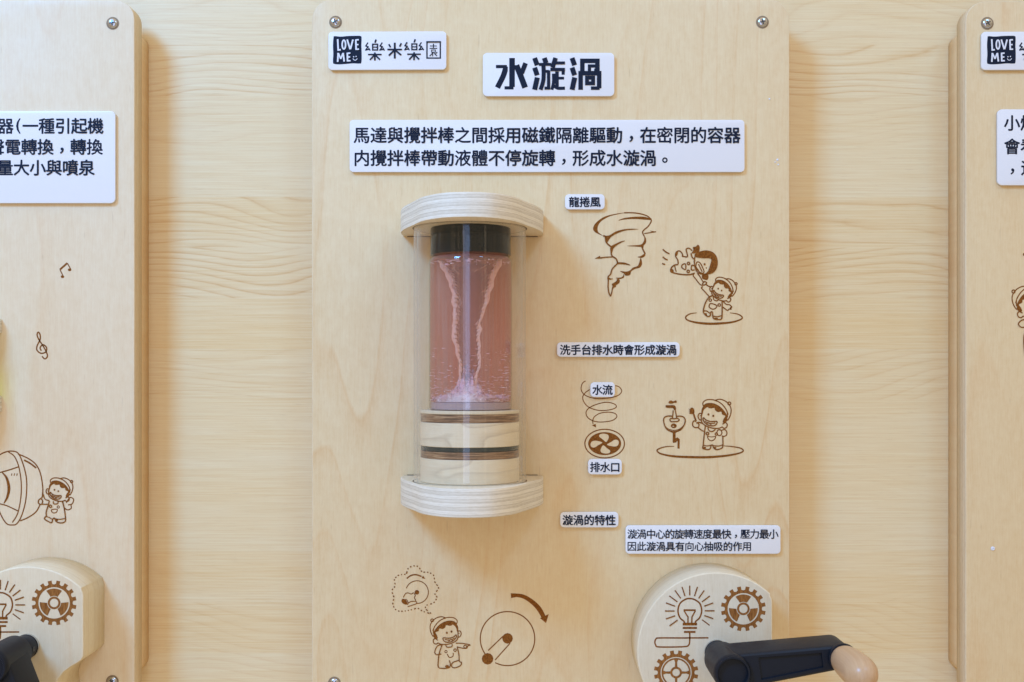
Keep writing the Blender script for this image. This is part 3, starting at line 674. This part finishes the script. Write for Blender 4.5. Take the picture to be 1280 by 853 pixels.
# thought bubble, child pointing
k = Ink(0, (480, 700), .17937)
bub = catmull([(150, 100), (100, 108), (72, 140), (78, 180), (55, 215), (68, 260), (62, 310), (85, 350), (125, 358), (180, 350), (235, 338), (270, 358), (325, 372), (290, 340), (300, 315), (345, 300), (368, 262), (355, 235), (380, 195), (355, 155), (345, 108), (310, 88), (265, 82), (240, 48), (205, 42), (170, 58), (158, 90)], True, 8)
acc = 0; cur = [bub[0]]
for a, b in zip(bub, bub[1:]):
    acc += math.dist(a, b); cur.append(b)
    if acc > 21:
        k.st(cur[:max(2, int(len(cur) * .66))], 1.05, smooth=False); acc = 0; cur = [b]
k.st([(158, 130), (190, 108), (225, 104), (262, 116)], 1.3); k.fill([(288, 132), (262, 128), (272, 110)], smooth=False)
k.st(ell(230, 225, 79, 79, 24, 200, 455), .8); k.dot(229, 226, 16)
k.st([(150, 235), (165, 230), (190, 238), (205, 230), (218, 248), (212, 262), (222, 285)], .8); k.st([(150, 235), (140, 250), (136, 262)], .8)
k.fill([(122, 290), (128, 272), (148, 276), (162, 298), (155, 312), (135, 306)]); k.st([(148, 276), (160, 280), (168, 302), (160, 312)], .8); k.st([(168, 302), (190, 290), (222, 290), (226, 305), (190, 318), (165, 326)], .8)
k.done('thought_bubble_drawing', M['burn'], bc)
k = Ink(0, (480, 700), .17937)
head(k, EL, ER, (538, 515), (360, 566), True, .95)
k.st([(500, 580), (548, 582), (600, 592), (582, 600), (578, 614), (555, 616), (508, 606)], .9); k.ring(566, 604, 10, .8)
k.st([(405, 590), (372, 600), (354, 640), (365, 660), (400, 655)], .9); k.st([(510, 606), (522, 660), (525, 705), (540, 715), (530, 738), (490, 752), (470, 738), (480, 715), (520, 700)], .95)
k.st([(405, 590), (385, 650), (378, 705), (378, 745), (400, 755), (450, 752), (462, 730), (455, 700)], .95); k.dot(440, 742, 14, 10)
k.st([(430, 592), (440, 608), (472, 604), (474, 586)], .9); k.ring(495, 628, 9, .8); k.ring(432, 640, 8, .8); k.st([(440, 655), (455, 680), (480, 672), (482, 648)], .9)
k.done('pointing_child_drawing', M['burn'], bc)

# lever wheel and arrow
k = Ink(0, (590, 730), .14417)
k.st(ell(308, 475, 236, 234, 44, 118, 480), 1.1) if False else k.st(ell(308, 475, 236, 234, 44, -214, 117), 1.1)
k.dot(308, 473, 46); k.dot(135, 650, 50, 50); k.st([(268, 455), (140, 578)], 1.0); k.st([(330, 515), (200, 660)], 1.0)
k.done('lever_wheel_drawing', M['burn'], bc)
k = Ink(0, (590, 730), .14417)
k.st([(338, 103), (390, 100), (450, 112), (520, 155), (580, 215), (620, 285)], 4.2, taper=[1.1, .8, .9, 1, 1.1, 1]); k.fill([(590, 298), (665, 262), (642, 340)], smooth=False)
k.done('arrow_drawing', M['burn'], bc)

# left board: loudspeaker, child, notes
k = Ink(0, (0, 550), .14066)
k.st([(-90, 400), (-70, 240), (-20, 150), (40, 112), (100, 100), (160, 118), (200, 200), (232, 320), (238, 430), (225, 560), (190, 680), (150, 745), (110, 757), (60, 745), (10, 670), (-50, 520)], 1.2, True)
k.st([(75, 108), (130, 150), (170, 250), (190, 400), (182, 540), (155, 660), (110, 735)], 1.1)
k.st([(160, 125), (250, 165), (320, 220), (360, 300), (380, 420), (378, 500)], 1.2); k.st([(360, 570), (320, 640), (250, 690), (180, 720)], 1.2)
k.st([(215, 180), (270, 210), (322, 250)], 1.6, taper=[1, 1, 1]); k.st([(0, 290), (80, 268), (165, 240)], 1.1); k.st([(-20, 565), (60, 585), (160, 632)], 1.1)
k.st([(20, 290), (60, 340), (80, 430), (65, 510), (35, 565)], 2.2, taper=[.4, 1, 1.3, 1, .4])
for x in (103, 126, 150): k.st([(x, 318), (x + 4, 298)], .8)
k.done('loudspeaker_drawing', M['burn'], bl)
k = Ink(0, (0, 550), .14066)
head(k, EL, ER, (410, 455), (598, 525))
k.st([(380, 470), (375, 510), (345, 535), (345, 565), (370, 572), (380, 545), (370, 525)], 1.1); k.st([(385, 480), (400, 525), (440, 540)], 1.0); k.st([(370, 572), (430, 572)], 1.0)
k.st([(440, 540), (430, 580), (412, 640), (412, 675), (395, 700), (430, 725), (460, 735), (470, 705), (485, 695), (500, 725), (540, 738), (580, 725), (582, 680), (570, 600), (555, 548)], 1.1)
k.st([(412, 680), (440, 690), (468, 708)], .9); k.st([(492, 700), (530, 706), (580, 698)], .9); k.st([(475, 545), (480, 568), (512, 566), (518, 548)], 1.0)
k.ring(450, 590, 11, .9); k.ring(518, 597, 10, .9); k.st([(458, 622), (470, 648), (500, 645), (508, 618)], 1.0, True); k.dot(505, 715, 12, 8)
k.st([(590, 560), (600, 540), (625, 512), (655, 530), (640, 570), (605, 578)], 1.1); k.st([(560, 555), (570, 600), (600, 622), (632, 610), (632, 580)], 1.1)
k.done('child_drawing', M['burn'], bl)
k = Ink(0, (0, 300), .2697)
k.st([(278, 138), (312, 108)], 1.8); k.st([(278, 138), (294, 170)], 1.0); k.st([(312, 108), (328, 136)], 1.0); k.dot(290, 171, 8, 6.5); k.dot(323, 139, 8, 6.5)
k.done('music_note_drawing', M['burn'], bl)
k = Ink(0, (0, 300), .2697)
k.st([(195, 540), (208, 552), (220, 540), (214, 518), (200, 492), (180, 462), (172, 440), (178, 428), (186, 440), (186, 462), (172, 492), (172, 512), (190, 526), (212, 520), (216, 500), (200, 486), (186, 500), (192, 514)], 1.3)
k.done('treble_clef_drawing', M['burn'], bl)
# right board edge child
k = Ink(0, (1200, 300), .2694)
head(k, (915, 138), ER, (248, 240), (279, 346), True)
k.st([(318, 372), (288, 372), (270, 390), (285, 406), (312, 402)], 1.1); k.st([(318, 400), (300, 430), (295, 470), (300, 540)], 1.1); k.st([(300, 540), (400, 545), (400, 420)], 1.0)
k.done('child_drawing', M['burn'], br)
k = Ink(0, (1200, 300), .2694); k.dot(298, 68, 7); k.done('burnt_mark', M['burn'], br)

# ------------------------------------------------------------------ vortex display
CX, CD = -49.9, 72.0; JO = 28.3
disp = thing('cylinder_case', 'clear cylinder case held between two curved plywood shelves on the middle board', 'display case', (CX, 0, -157))
def shelf(z0, z1, cx, rx, p, name, parent, d0=.8, straight=36, n=40):
    half = catmull([(1, .165), (.955, .295), (.882, .42), (.80, .53), (.72, .635), (.59, .80), (.37, .935), (.19, .985), (0, 1)], False, 4)
    half = [(a * rx, b * p) for a, b in half]
    pts = [(cx + rx, d0)] + [(cx + a, b) for a, b in half] + [(cx - a, b) for a, b in reversed(half[:-1])] + [(cx - rx, d0)]
    g = G(); prism(g, pts, z0, z1, .7, 0, 1, mode='Z')
    o = g.build(name, [M['shelf_face'], M['ply_z']], parent, True, 35); weld(o); return o
top = shelf(174.4, 202.3, -49.0, 87.4, 169, 'shelf', disp)
bot = shelf(-156.5, -124.4, -49.0, 87.4, 169, 'shelf', disp)
for par, za, zb in ((top, 173.5, 174.35), (bot, -124.3, -123.5)):     # dark strips painting the shade of the thin gap behind each shelf
    g = G(); prism(g, [(-131, za), (32, za), (32, zb), (-131, zb)], .1, .7, 0, 0, 0); g.build('recess_dark', M['gap'], par)
for z, par, sgn in ((174.4, top, -1), (-124.4, bot, 1)):
    g = G(); lathe_z(g, CX, CD, [(67.9, z + sgn * .25), (66.7, z + sgn * .3)], 80); g.flat = True; g.build('groove', M['gap'], par)
g = G(); lathe_z(g, CX, CD, [(66.4, -123.9), (66.4, 173.8), (62.8, 173.8), (62.8, -123.9), (66.4, -123.9)], 96)
g.build('clear_tube', M['tube'], disp, True, 40)

ped = thing('pedestal', 'pale round wooden pedestal with two dark rings inside the clear cylinder', 'pedestal', (CX, CD, -124))
def drum(name, z0, z1, r, mat, b=.6):
    g = G(); lathe_z(g, CX, CD, [(.01, z0), (r - b, z0), (r, z0 + b), (r, z1 - b), (r - b, z1), (.01, z1)], 80); o = g.build(name, mat, ped, True, 40); return o
drum('wood_block', -124.1, -95.9, 58.6, M['pine']); drum('dark_ring', -95.8, -87.2, 58.3, M['ringply'])
drum('black_band', -87.1, -81.9, 58.0, M['band']); drum('wood_block', -81.8, -54.1, 58.6, M['pine'])
drum('dark_ring', -54.0, -44.3, 58.3, M['ringply']); drum('top_disc', -44.2, -40.2, 58.6, M['shelf_face'])

jar = thing('glass_jar', 'glass jar of swirling red liquid with a glossy black lid', 'jar', (CX + .4, CD, -68.4 + JO))
JX = CX + .9
def up(pr): return [(r, z + JO) for r, z in pr]
g = G(); lathe_z(g, JX, CD, up([(.01, 114), (47.3, 114), (47.6, 114.6), (47.6, 145.2), (47.2, 145.8), (.01, 145.8)]), 96); g.build('lid', M['lid'], jar, True, 40)
prof = [(.01, -68.2), (46, -68.2), (48.6, -67.4), (49.3, -64), (49.3, 104), (48.8, 108), (46.9, 111.5), (44.5, 113.2), (44.2, 113.8)]
g = G(); lathe_z(g, JX, CD, up(prof), 96); g.build('glass_body', M['glass'], jar, True, 60)
g = G(); lathe_z(g, JX, CD, up([(.01, -67.6), (48, -67.4), (48.4, -60), (47.6, -59.2), (.01, -59)]), 80); g.build('glass_base', M['glassbase'], jar, True, 40)
g = G(); lathe_z(g, JX, CD, up([(.01, -58.6), (47.4, -58.6), (47.9, -57.6), (48, 103), (47.2, 107.6), (45.2, 110.8), (43, 112.6), (.01, 112.9)]), 96); water = g.build('red_liquid', M['water'], jar, True, 60)
rnd = random.Random(3)
ph = [rnd.uniform(0, 6.28) for _ in range(24)]
FP = [(328, 588.5, 36), (337, 588, 31), (346, 588, 26), (358, 588.5, 22.5), (370, 589, 20.5), (380, 588, 18.5), (390, 586.5, 17.5), (400, 585, 16.4), (412, 583.3, 15.3), (422, 584, 14), (432, 584.5, 13.4), (445, 585.5, 12.8), (456, 586, 12), (470, 585.4, 10.4), (484, 585, 8.8), (494, 585, 7)]
def funnel():
    g = G(); n = 72; rows = []
    for a, b in zip(FP, FP[1:]):
        for q in range(6):
            t = q / 6; rows.append(tuple(a[i] + (b[i] - a[i]) * t for i in range(3)))
    rows.append(FP[-1]); vs = []; fs = []; m = DIST / (DIST - CD)
    for r_i, (y, cx, r) in enumerate(rows):
        z = (470 - y) / m
        for i in range(n):
            a = 2 * math.pi * i / n
            rr = r / m * (1 + .07 * math.sin(3 * a + z * .16 + ph[0]) + .05 * math.sin(7 * a - z * .33 + ph[1]) + .05 * math.sin(2 * a + z * .47 + ph[2]) + .025 * math.sin(13 * a + z * .8))
            zz = z + 2.2 * math.sin(4 * a + z * .21 + ph[3])
            vs.append(((cx - 640) / m + rr * math.cos(a), CD + rr * math.sin(a), min(zz, 111 + JO)))
    for k2 in range(len(rows) - 1):
        for i in range(n):
            j = (i + 1) % n; fs.append((k2 * n + i, k2 * n + j, (k2 + 1) * n + j, (k2 + 1) * n + i))
    g.add(vs, fs); return g
funnel().build('vortex_funnel', M['funnel'], water, True)
k = N('pale_swirl'); g_ = k.noise(k.coords(.16, .16, .09), 1, 5, .7, 1.0)
M['swirl'] = k.pbr(k.ramp(g_, ((.32, (.85, .62, .40)), (.48, (1.0, .93, .74)), (.7, (1.0, .97, .88)))), .3, g_, .5, bdist=.002)
def strand(path, sgn, seed):
    # a rope of folded air surface: flattened tube along the funnel's side with torn ridges
    q = []
    for i in range(len(path) - 1):
        for t in range(9):
            u = t / 9; q.append([path[i][c] + (path[i + 1][c] - path[i][c]) * u for c in range(3)])
    q.append(list(path[-1])); g = G(); n = 14; m = DIST / (DIST - CD - 8); vs = []; fs = []; r3 = random.Random(seed)
    off = [r3.uniform(-1, 1) for _ in q]
    for i, (y, x, w) in enumerate(q):
        tooth = (i * .23 + seed) % 1.0                      # torn edge: widens slowly, then snaps back
        wl = w / 2 * (1 + .16 * math.sin(i * .5 + seed)); wr = w / 2 * (.65 + 1.15 * tooth + .15 * off[i])
        cx_ = (x - 640) / m + .5 * math.sin(i * .37 + seed * 2) + .25 * off[i]; z_ = (470 - y) / m
        for a_ in range(n):
            a = 2 * math.pi * a_ / n; c, s_ = math.cos(a), math.sin(a)
            inner = c * sgn > 0
            vs.append((cx_ + c * 1.25 * (wr if inner else wl), CD + 8 + s_ * w * .30, z_ - (2.2 * tooth if inner else 0)))
    for i in range(len(q) - 1):
        for a_ in range(n):
            b_ = (a_ + 1) % n; fs.append((i * n + a_, i * n + b_, (i + 1) * n + b_, (i + 1) * n + a_))
    fs.append(tuple(range(n))); fs.append(tuple(reversed(range((len(q) - 1) * n, len(q) * n)))); g.add(vs, fs)
    g.build('swirl_strand', M['swirl'], water, True)
strand([(326, 551, 7), (334, 555.5, 7.5), (342, 560.5, 7.5), (352, 564, 6.5), (362, 567, 5.6), (374, 568.3, 5.2), (386, 569, 5.4), (396, 570, 5.2), (408, 568, 4.8), (420, 567.5, 4.6), (432, 570.5, 4.4), (444, 573, 3.4), (456, 575, 2.4), (470, 575.5, 2.0), (486, 575.6, 1.6)], 1, 3)
strand([(324, 625, 5.5), (333, 622, 6.5), (343, 616.5, 6), (354, 614, 5), (366, 611, 4.8), (378, 607.5, 4.2), (388, 604.6, 3.2), (398, 601, 2.8), (404, 598, 4.2), (412, 599.3, 4), (424, 598.3, 3), (436, 599, 2.6), (448, 599.8, 2.6), (460, 598.6, 2.4), (472, 595, 2.8), (484, 593.5, 1.6)], -1, 5)
# foam on the jar's floor: a ragged mound
g = G(); n = 80; vs = []; fs = []; rings = 16
for k2 in range(rings + 1):
    u = k2 / rings
    for i in range(n):
        a = 2 * math.pi * i / n; r = 46 * u
        h = 30 * math.exp(-(u / .36) ** 2) + 5 * math.exp(-((u - .8) / .3) ** 2)
        h *= 1 + .25 * math.sin(5 * a + u * 9 + 1) + .2 * math.sin(11 * a - u * 15) + .15 * math.sin(19 * a + u * 31)
        vs.append((JX - 4 + r * math.cos(a) + 4 * u, CD + r * math.sin(a), -58 + JO + max(.4, h)))
for k2 in range(rings):
    for i in range(n):
        j = (i + 1) % n; fs.append((k2 * n + i, k2 * n + j, (k2 + 1) * n + j, (k2 + 1) * n + i))
g.add(vs, fs); g.build('foam', M['foam'], water, True)
# bubbles: flattened little rings and beads near the glass
def bead(g, x, d, z, rx, rz):
    vs = []; fs = []; n = 8
    for j in range(1, 4):
        t = math.pi * j / 4
        for i in range(n):
            a = 2 * math.pi * i / n; vs.append((x + rx * math.sin(t) * math.cos(a), d + rz * math.sin(t) * math.sin(a), z + rz * math.cos(t)))
    vs += [(x, d, z + rz), (x, d, z - rz)]
    for j in range(2):
        for i in range(n): fs.append((j * n + i, j * n + (i + 1) % n, (j + 1) * n + (i + 1) % n, (j + 1) * n + i))
    for i in range(n): fs.append((3 * n, (i + 1) % n, i)); fs.append((3 * n + 1, 2 * n + i, 2 * n + (i + 1) % n))
    g.add(vs, fs)
g = G()
for i in range(330):
    a = rnd.uniform(math.pi * .02, math.pi * .98); r = rnd.uniform(42, 48.1)
    h = rnd.random() ** 1.9; z = -57 + h * 62
    if math.cos(a) < 0 and rnd.random() < .55: z = -57 + (h ** 1.6) * 34
    e = rnd.random()
    bead(g, JX + r * math.cos(a), CD + r * math.sin(a), z + JO, rnd.uniform(.35, .9) if e < .6 else rnd.uniform(1.2, 3.4), rnd.uniform(.22, .5))
for i in range(46):
    a = math.pi * rnd.random(); r = rnd.uniform(43, 47.5)
    bead(g, JX + r * math.cos(a), CD + r * math.sin(a), 106 + JO - abs(rnd.gauss(0, 4)), rnd.uniform(.5, 2.2) * (1.6 if math.cos(a) < .1 else .6), rnd.uniform(.3, .8))
o = g.build('bubbles', M['bubble'], water, True); o['kind'] = 'stuff'
# coral-tinted froth under the lid

# ------------------------------------------------------------------ crank housings
HD = 69.0
def housing_pts(cx, cz):
    m = DIST / (DIST - HD); out = []
    R0 = 94.3; xr = 66.5
    aR = math.acos(xr / R0)
    a_end = 2 * math.pi - R(68)
    n = 60
    a0 = aR + R(2)
    for i in range(n + 1):
        a = a0 + (a_end - a0) * i / n; out.append((cx + R0 * math.cos(a), cz + R0 * math.sin(a)))
    base = out[:]
    tail = [(36, -62), (34, -50), (36, -40), (43, -31), (52, -24.5), (60, -20), (64.5, -16.5), (66.5, -12), (66.5, 0), (66.5, 30), (66.5, 58), (65.8, 63), (64.2, 66)]
    return base + [(cx + x, cz + z) for x, z in tail]
def gear(k, x, y, ro, spokes):
    n = 16; out = []; ri = ro * .855
    for i in range(n):
        c = i * 2 * math.pi / n - .20
        for da, r in ((-.098, ri), (-.088, ro), (.088, ro), (.098, ri), (.15, ri * .975), (.20, ri * .96), (.245, ri * .975)):
            a = c + da; out.append((x + r * math.cos(a), y + r * math.sin(a)))
    hole = ell(x, y, ro * .70, ro * .70, 40)
    k.fill([out, list(reversed(hole))], smooth=False)
    if spokes == 3:
        for c in (-90, 30, 150):
            p = [(x + ro * .64 * math.cos(R(c + t)), y + ro * .64 * math.sin(R(c + t))) for t in range(-33, 34, 6)] + [(x + ro * .31 * math.cos(R(c + t)), y + ro * .31 * math.sin(R(c + t))) for t in range(30, -31, -12)]
            k.fill(p, smooth=False)
        k.st(ell(x, y, ro * .235, ro * .235, 24), ro * .07 * k.sc, True)
    else:
        k.st(ell(x, y, ro * .62, ro * .62, 40), ro * .055 * k.sc, True); k.st(ell(x, y, ro * .215, ro * .215, 24), ro * .075 * k.sc, True)
        for c in (0, 90, 180, 270):
            k.st([(x + ro * .23 * math.cos(R(c)), y + ro * .23 * math.sin(R(c))), (x + ro * .46 * math.cos(R(c)), y + ro * .46 * math.sin(R(c))), (x + ro * .62 * math.cos(R(c)), y + ro * .62 * math.sin(R(c)))], ro * .10 * k.sc, taper=[.9, .7, 1.8])
def housing(label, X, Z, face, shift):
    t = thing('crank_housing', label, 'crank housing', (X, 0, Z - 94), 'round plywood crank housings')
    g = G(); prism(g, housing_pts(X, Z), .4, HD, 1.6)
    o = g.build('housing_body', [M[face], M['ply_h']], t, True, 32); weld(o)
    k = Ink(HD, (810 + shift[0], 720 + shift[1]), .15595)
    k.st([(290, 385), (288, 365), (255, 335), (240, 280), (256, 222), (300, 188), (335, 182), (372, 190), (415, 222), (430, 280), (414, 335), (382, 365), (380, 385)], 1.5)
    k.st([(285, 275), (382, 275)], 1.7, smooth=False); k.st([(288, 278), (320, 330), (320, 385)], 1.3, smooth=False); k.st([(380, 278), (352, 330), (350, 385)], 1.3, smooth=False)
    k.st([(278, 386), (392, 386)], 2.6, smooth=False); k.st([(278, 417), (392, 417)], 1.8, smooth=False); k.st([(288, 449), (380, 449)], 1.8, smooth=False)
    for x0, y0, x1, y1 in ((334, 78, 334, 156), (272, 88, 296, 162), (396, 88, 372, 162), (215, 116, 262, 180), (450, 116, 405, 180), (170, 160, 235, 208), (495, 160, 432, 208), (143, 216, 217, 243), (522, 216, 450, 242), (135, 281, 212, 281), (532, 279, 455, 279), (143, 344, 217, 319), (522, 342, 450, 317), (172, 400, 236, 353), (494, 397, 432, 351)):
        k.st([(x0, y0), (x1, y1)], 1.1, smooth=False)
    k.st([(334, 455), (334, 520), (325, 555), (285, 568), (90, 570), (62, 555), (55, 530), (65, 505), (95, 498), (300, 498), (484, 497)], 1.4, per=8)
    k.done('light_bulb_drawing', M['burn'], t)
    k = Ink(HD, (810 + shift[0], 720 + shift[1]), .15595); gear(k, 764, 264, 180, 3); k.done('gear_drawing', M['burnfill'], t)
    k = Ink(HD, (810 + shift[0], 720 + shift[1]), .15595); gear(k, 225, 775, 178, 4); k.done('gear_drawing', M['burnfill'], t)
    return t
AX, AZ = 243.0, -328.0
LX, LZ = -576.0, -321.0
mh = DIST / (DIST - HD)
housing('grey-faced round crank housing at the bottom right of the middle board', AX, AZ, 'disc_face', (0, 0))
housing('pale round crank housing at the bottom left, cut off by the photo edge', LX, LZ, 'disc_face2', ((LX - AX) * mh, -(LZ - AZ) * mh))

# ------------------------------------------------------------------ hand cranks
def crank(label, X, Z, ang):
    t = thing('hand_crank', label, 'hand crank', (X, HD, Z), 'black hand cranks')
    ca, sa = math.cos(ang), math.sin(ang)
    def rot(o):
        me = o.data
        for v in me.vertices:
            x, z = v.co.x, v.co.z; v.co.x = x * ca - z * sa; v.co.z = x * sa + z * ca
        me.update(); return o
    L, r0, r1 = 123.0, 20.0, 13.6
    def tap(x0, x1, a, b, n=12):
        al = math.asin((a - b) / (x1 - x0)); out = []
        for i in range(n + 1):
            th = -math.pi / 2 + al + (math.pi - 2 * al) * i / n; out.append((x1 + b * math.cos(th), b * math.sin(th)))
        for i in range(n + 1):
            th = math.pi / 2 - al + (math.pi + 2 * al) * i / n; out.append((x0 + a * math.cos(th), a * math.sin(th)))
        return out
    outer = tap(0, L, r0, r1)
    D0, D1 = 110, 163
    def off(pts): return [(X + x, Z + z) for x, z in pts]
    b1 = inset(outer, 1.2); b2 = inset(outer, 3.2)
    inner = []
    for x, z in outer:      # recessed panel outline, matched point for point
        u = min(max((x - 0) / L, 0), 1); xx = 31 + u * 70; hw = 12.6 - 4.4 * u
        inner.append((xx, max(-hw, min(hw, z * .95 * (1.6)))))
    n = len(outer)
    rings = [(inset(outer, 3), D0), (outer, D0 + 3), (outer, D1 - 4), (b1, D1 - 1.4), (b2, D1), (inner, D1), ([(x * .985 + 1, z * .90) for x, z in inner], D1 - 2.6)]
    g = G(); vs = []; fs = []
    for pts, d in rings: vs += [(X + x, d, Z + z) for x, z in pts]
    for q in range(len(rings) - 1):
        for i in range(n):
            j = (i + 1) % n; fs.append((q * n + i, q * n + j, (q + 1) * n + j, (q + 1) * n + i))
    fs.append(tuple(range((len(rings) - 1) * n, len(rings) * n))); fs.append(tuple(reversed(range(n))))
    g.add(vs, fs); rot(g.build('arm', M['black'], t, True, 28))
    g = G(); lathe_d(g, X, Z, [(.01, 99), (17, 99), (20.2, 102.5), (20.9, 162), (20.4, 167), (18.8, 169.2), (17.0, 169.2), (16.2, 168), (16.0, 151), (.01, 151)], 56); hub = rot(g.build('hub', M['black'], t, True, 35))
    g = G(); lathe_d(g, X, Z, [(15.9, 152), (15.4, 154.5), (14.2, 155.4), (10, 155.9), (.01, 156)], 48); rot(g.build('hub_cap', M['black_in'], hub, True, 50))
    g = G(); lathe_d(g, X, Z, [(.01, 73), (13.2, 73), (14.0, 74), (14.0, 97), (13, 98.9), (.01, 98.9)], 40); col = rot(g.build('shaft_collar', M['black'], t, True, 35))
    g = G(); lathe_d(g, X, Z, [(.01, HD + .1), (14.2, HD + .1), (14.8, HD + 1), (14.6, HD + 3.8), (.01, HD + 3.8)], 40); rot(g.build('washer', M['steel'], t, True, 35))
    g = G(); n = 20
    vs = []
    for rr, dd in ((2.9, 14.05), (2.9, 14.5), (1.7, 14.5), (1.5, 14.1), (.01, 14.1)):
        for i in range(n):
            a = 2 * math.pi * i / n; p = rr * math.cos(a); q = 84 + rr * math.sin(a)
            al = -R(5) - ang if False else R(0) - ang
            bx, bz = dd, p; vs.append((X + bx * math.cos(al) - bz * math.sin(al), q, Z + bx * math.sin(al) + bz * math.cos(al)))
    fs = [(q * n + i, q * n + (i + 1) % n, (q + 1) * n + (i + 1) % n, (q + 1) * n + i) for q in range(4) for i in range(n)]
    g.add(vs, fs); rot(g.build('set_screw', M['recess_dark'], col, True, 40))
    kx = X + L
    g = G(); lathe_d(g, kx, Z, [(.01, 162), (15.8, 162), (16.2, 164.5), (15.6, 167), (10, 168), (.01, 168)], 40); rot(g.build('knob_collar', M['black'], t, True, 35))
    g = G(); pr = [(.01, 168.1), (12.8, 168.1), (14.6, 169.4), (16.0, 175), (17.4, 188), (18.2, 206), (18.3, 222), (17.5, 231), (15.4, 238), (12, 243.4), (7, 247), (3, 248.2), (.01, 248.4)]
    lathe_d(g, kx, Z, pr, 48); rot(g.build('knob', M['knob'], t, True, 60))
    return t
crank('black hand crank with a wooden knob, its arm reaching right', AX, AZ, math.atan2(17, 122))
crank('black hand crank at the bottom left corner, its arm slanting down', LX, LZ, -R(66))

# ------------------------------------------------------------------ display at the left photo edge
ls = thing('tube_holder', 'two thin plywood shelves at the very left photo edge holding a yellow-green tube', 'display case', (-690, 0, -45))
shelf(53, 71, -690, 52.4, 66, 'shelf', ls, straight=16); shelf(-45, -25, -690, 52.4, 66, 'shelf', ls, straight=16)
g = G(); lathe_z(g, -684, 36, [(33, -24.6), (33, 52.6), (30, 52.6), (30, -24.6), (33, -24.6)], 64); g.build('green_tube', M['green'], ls, True, 40)
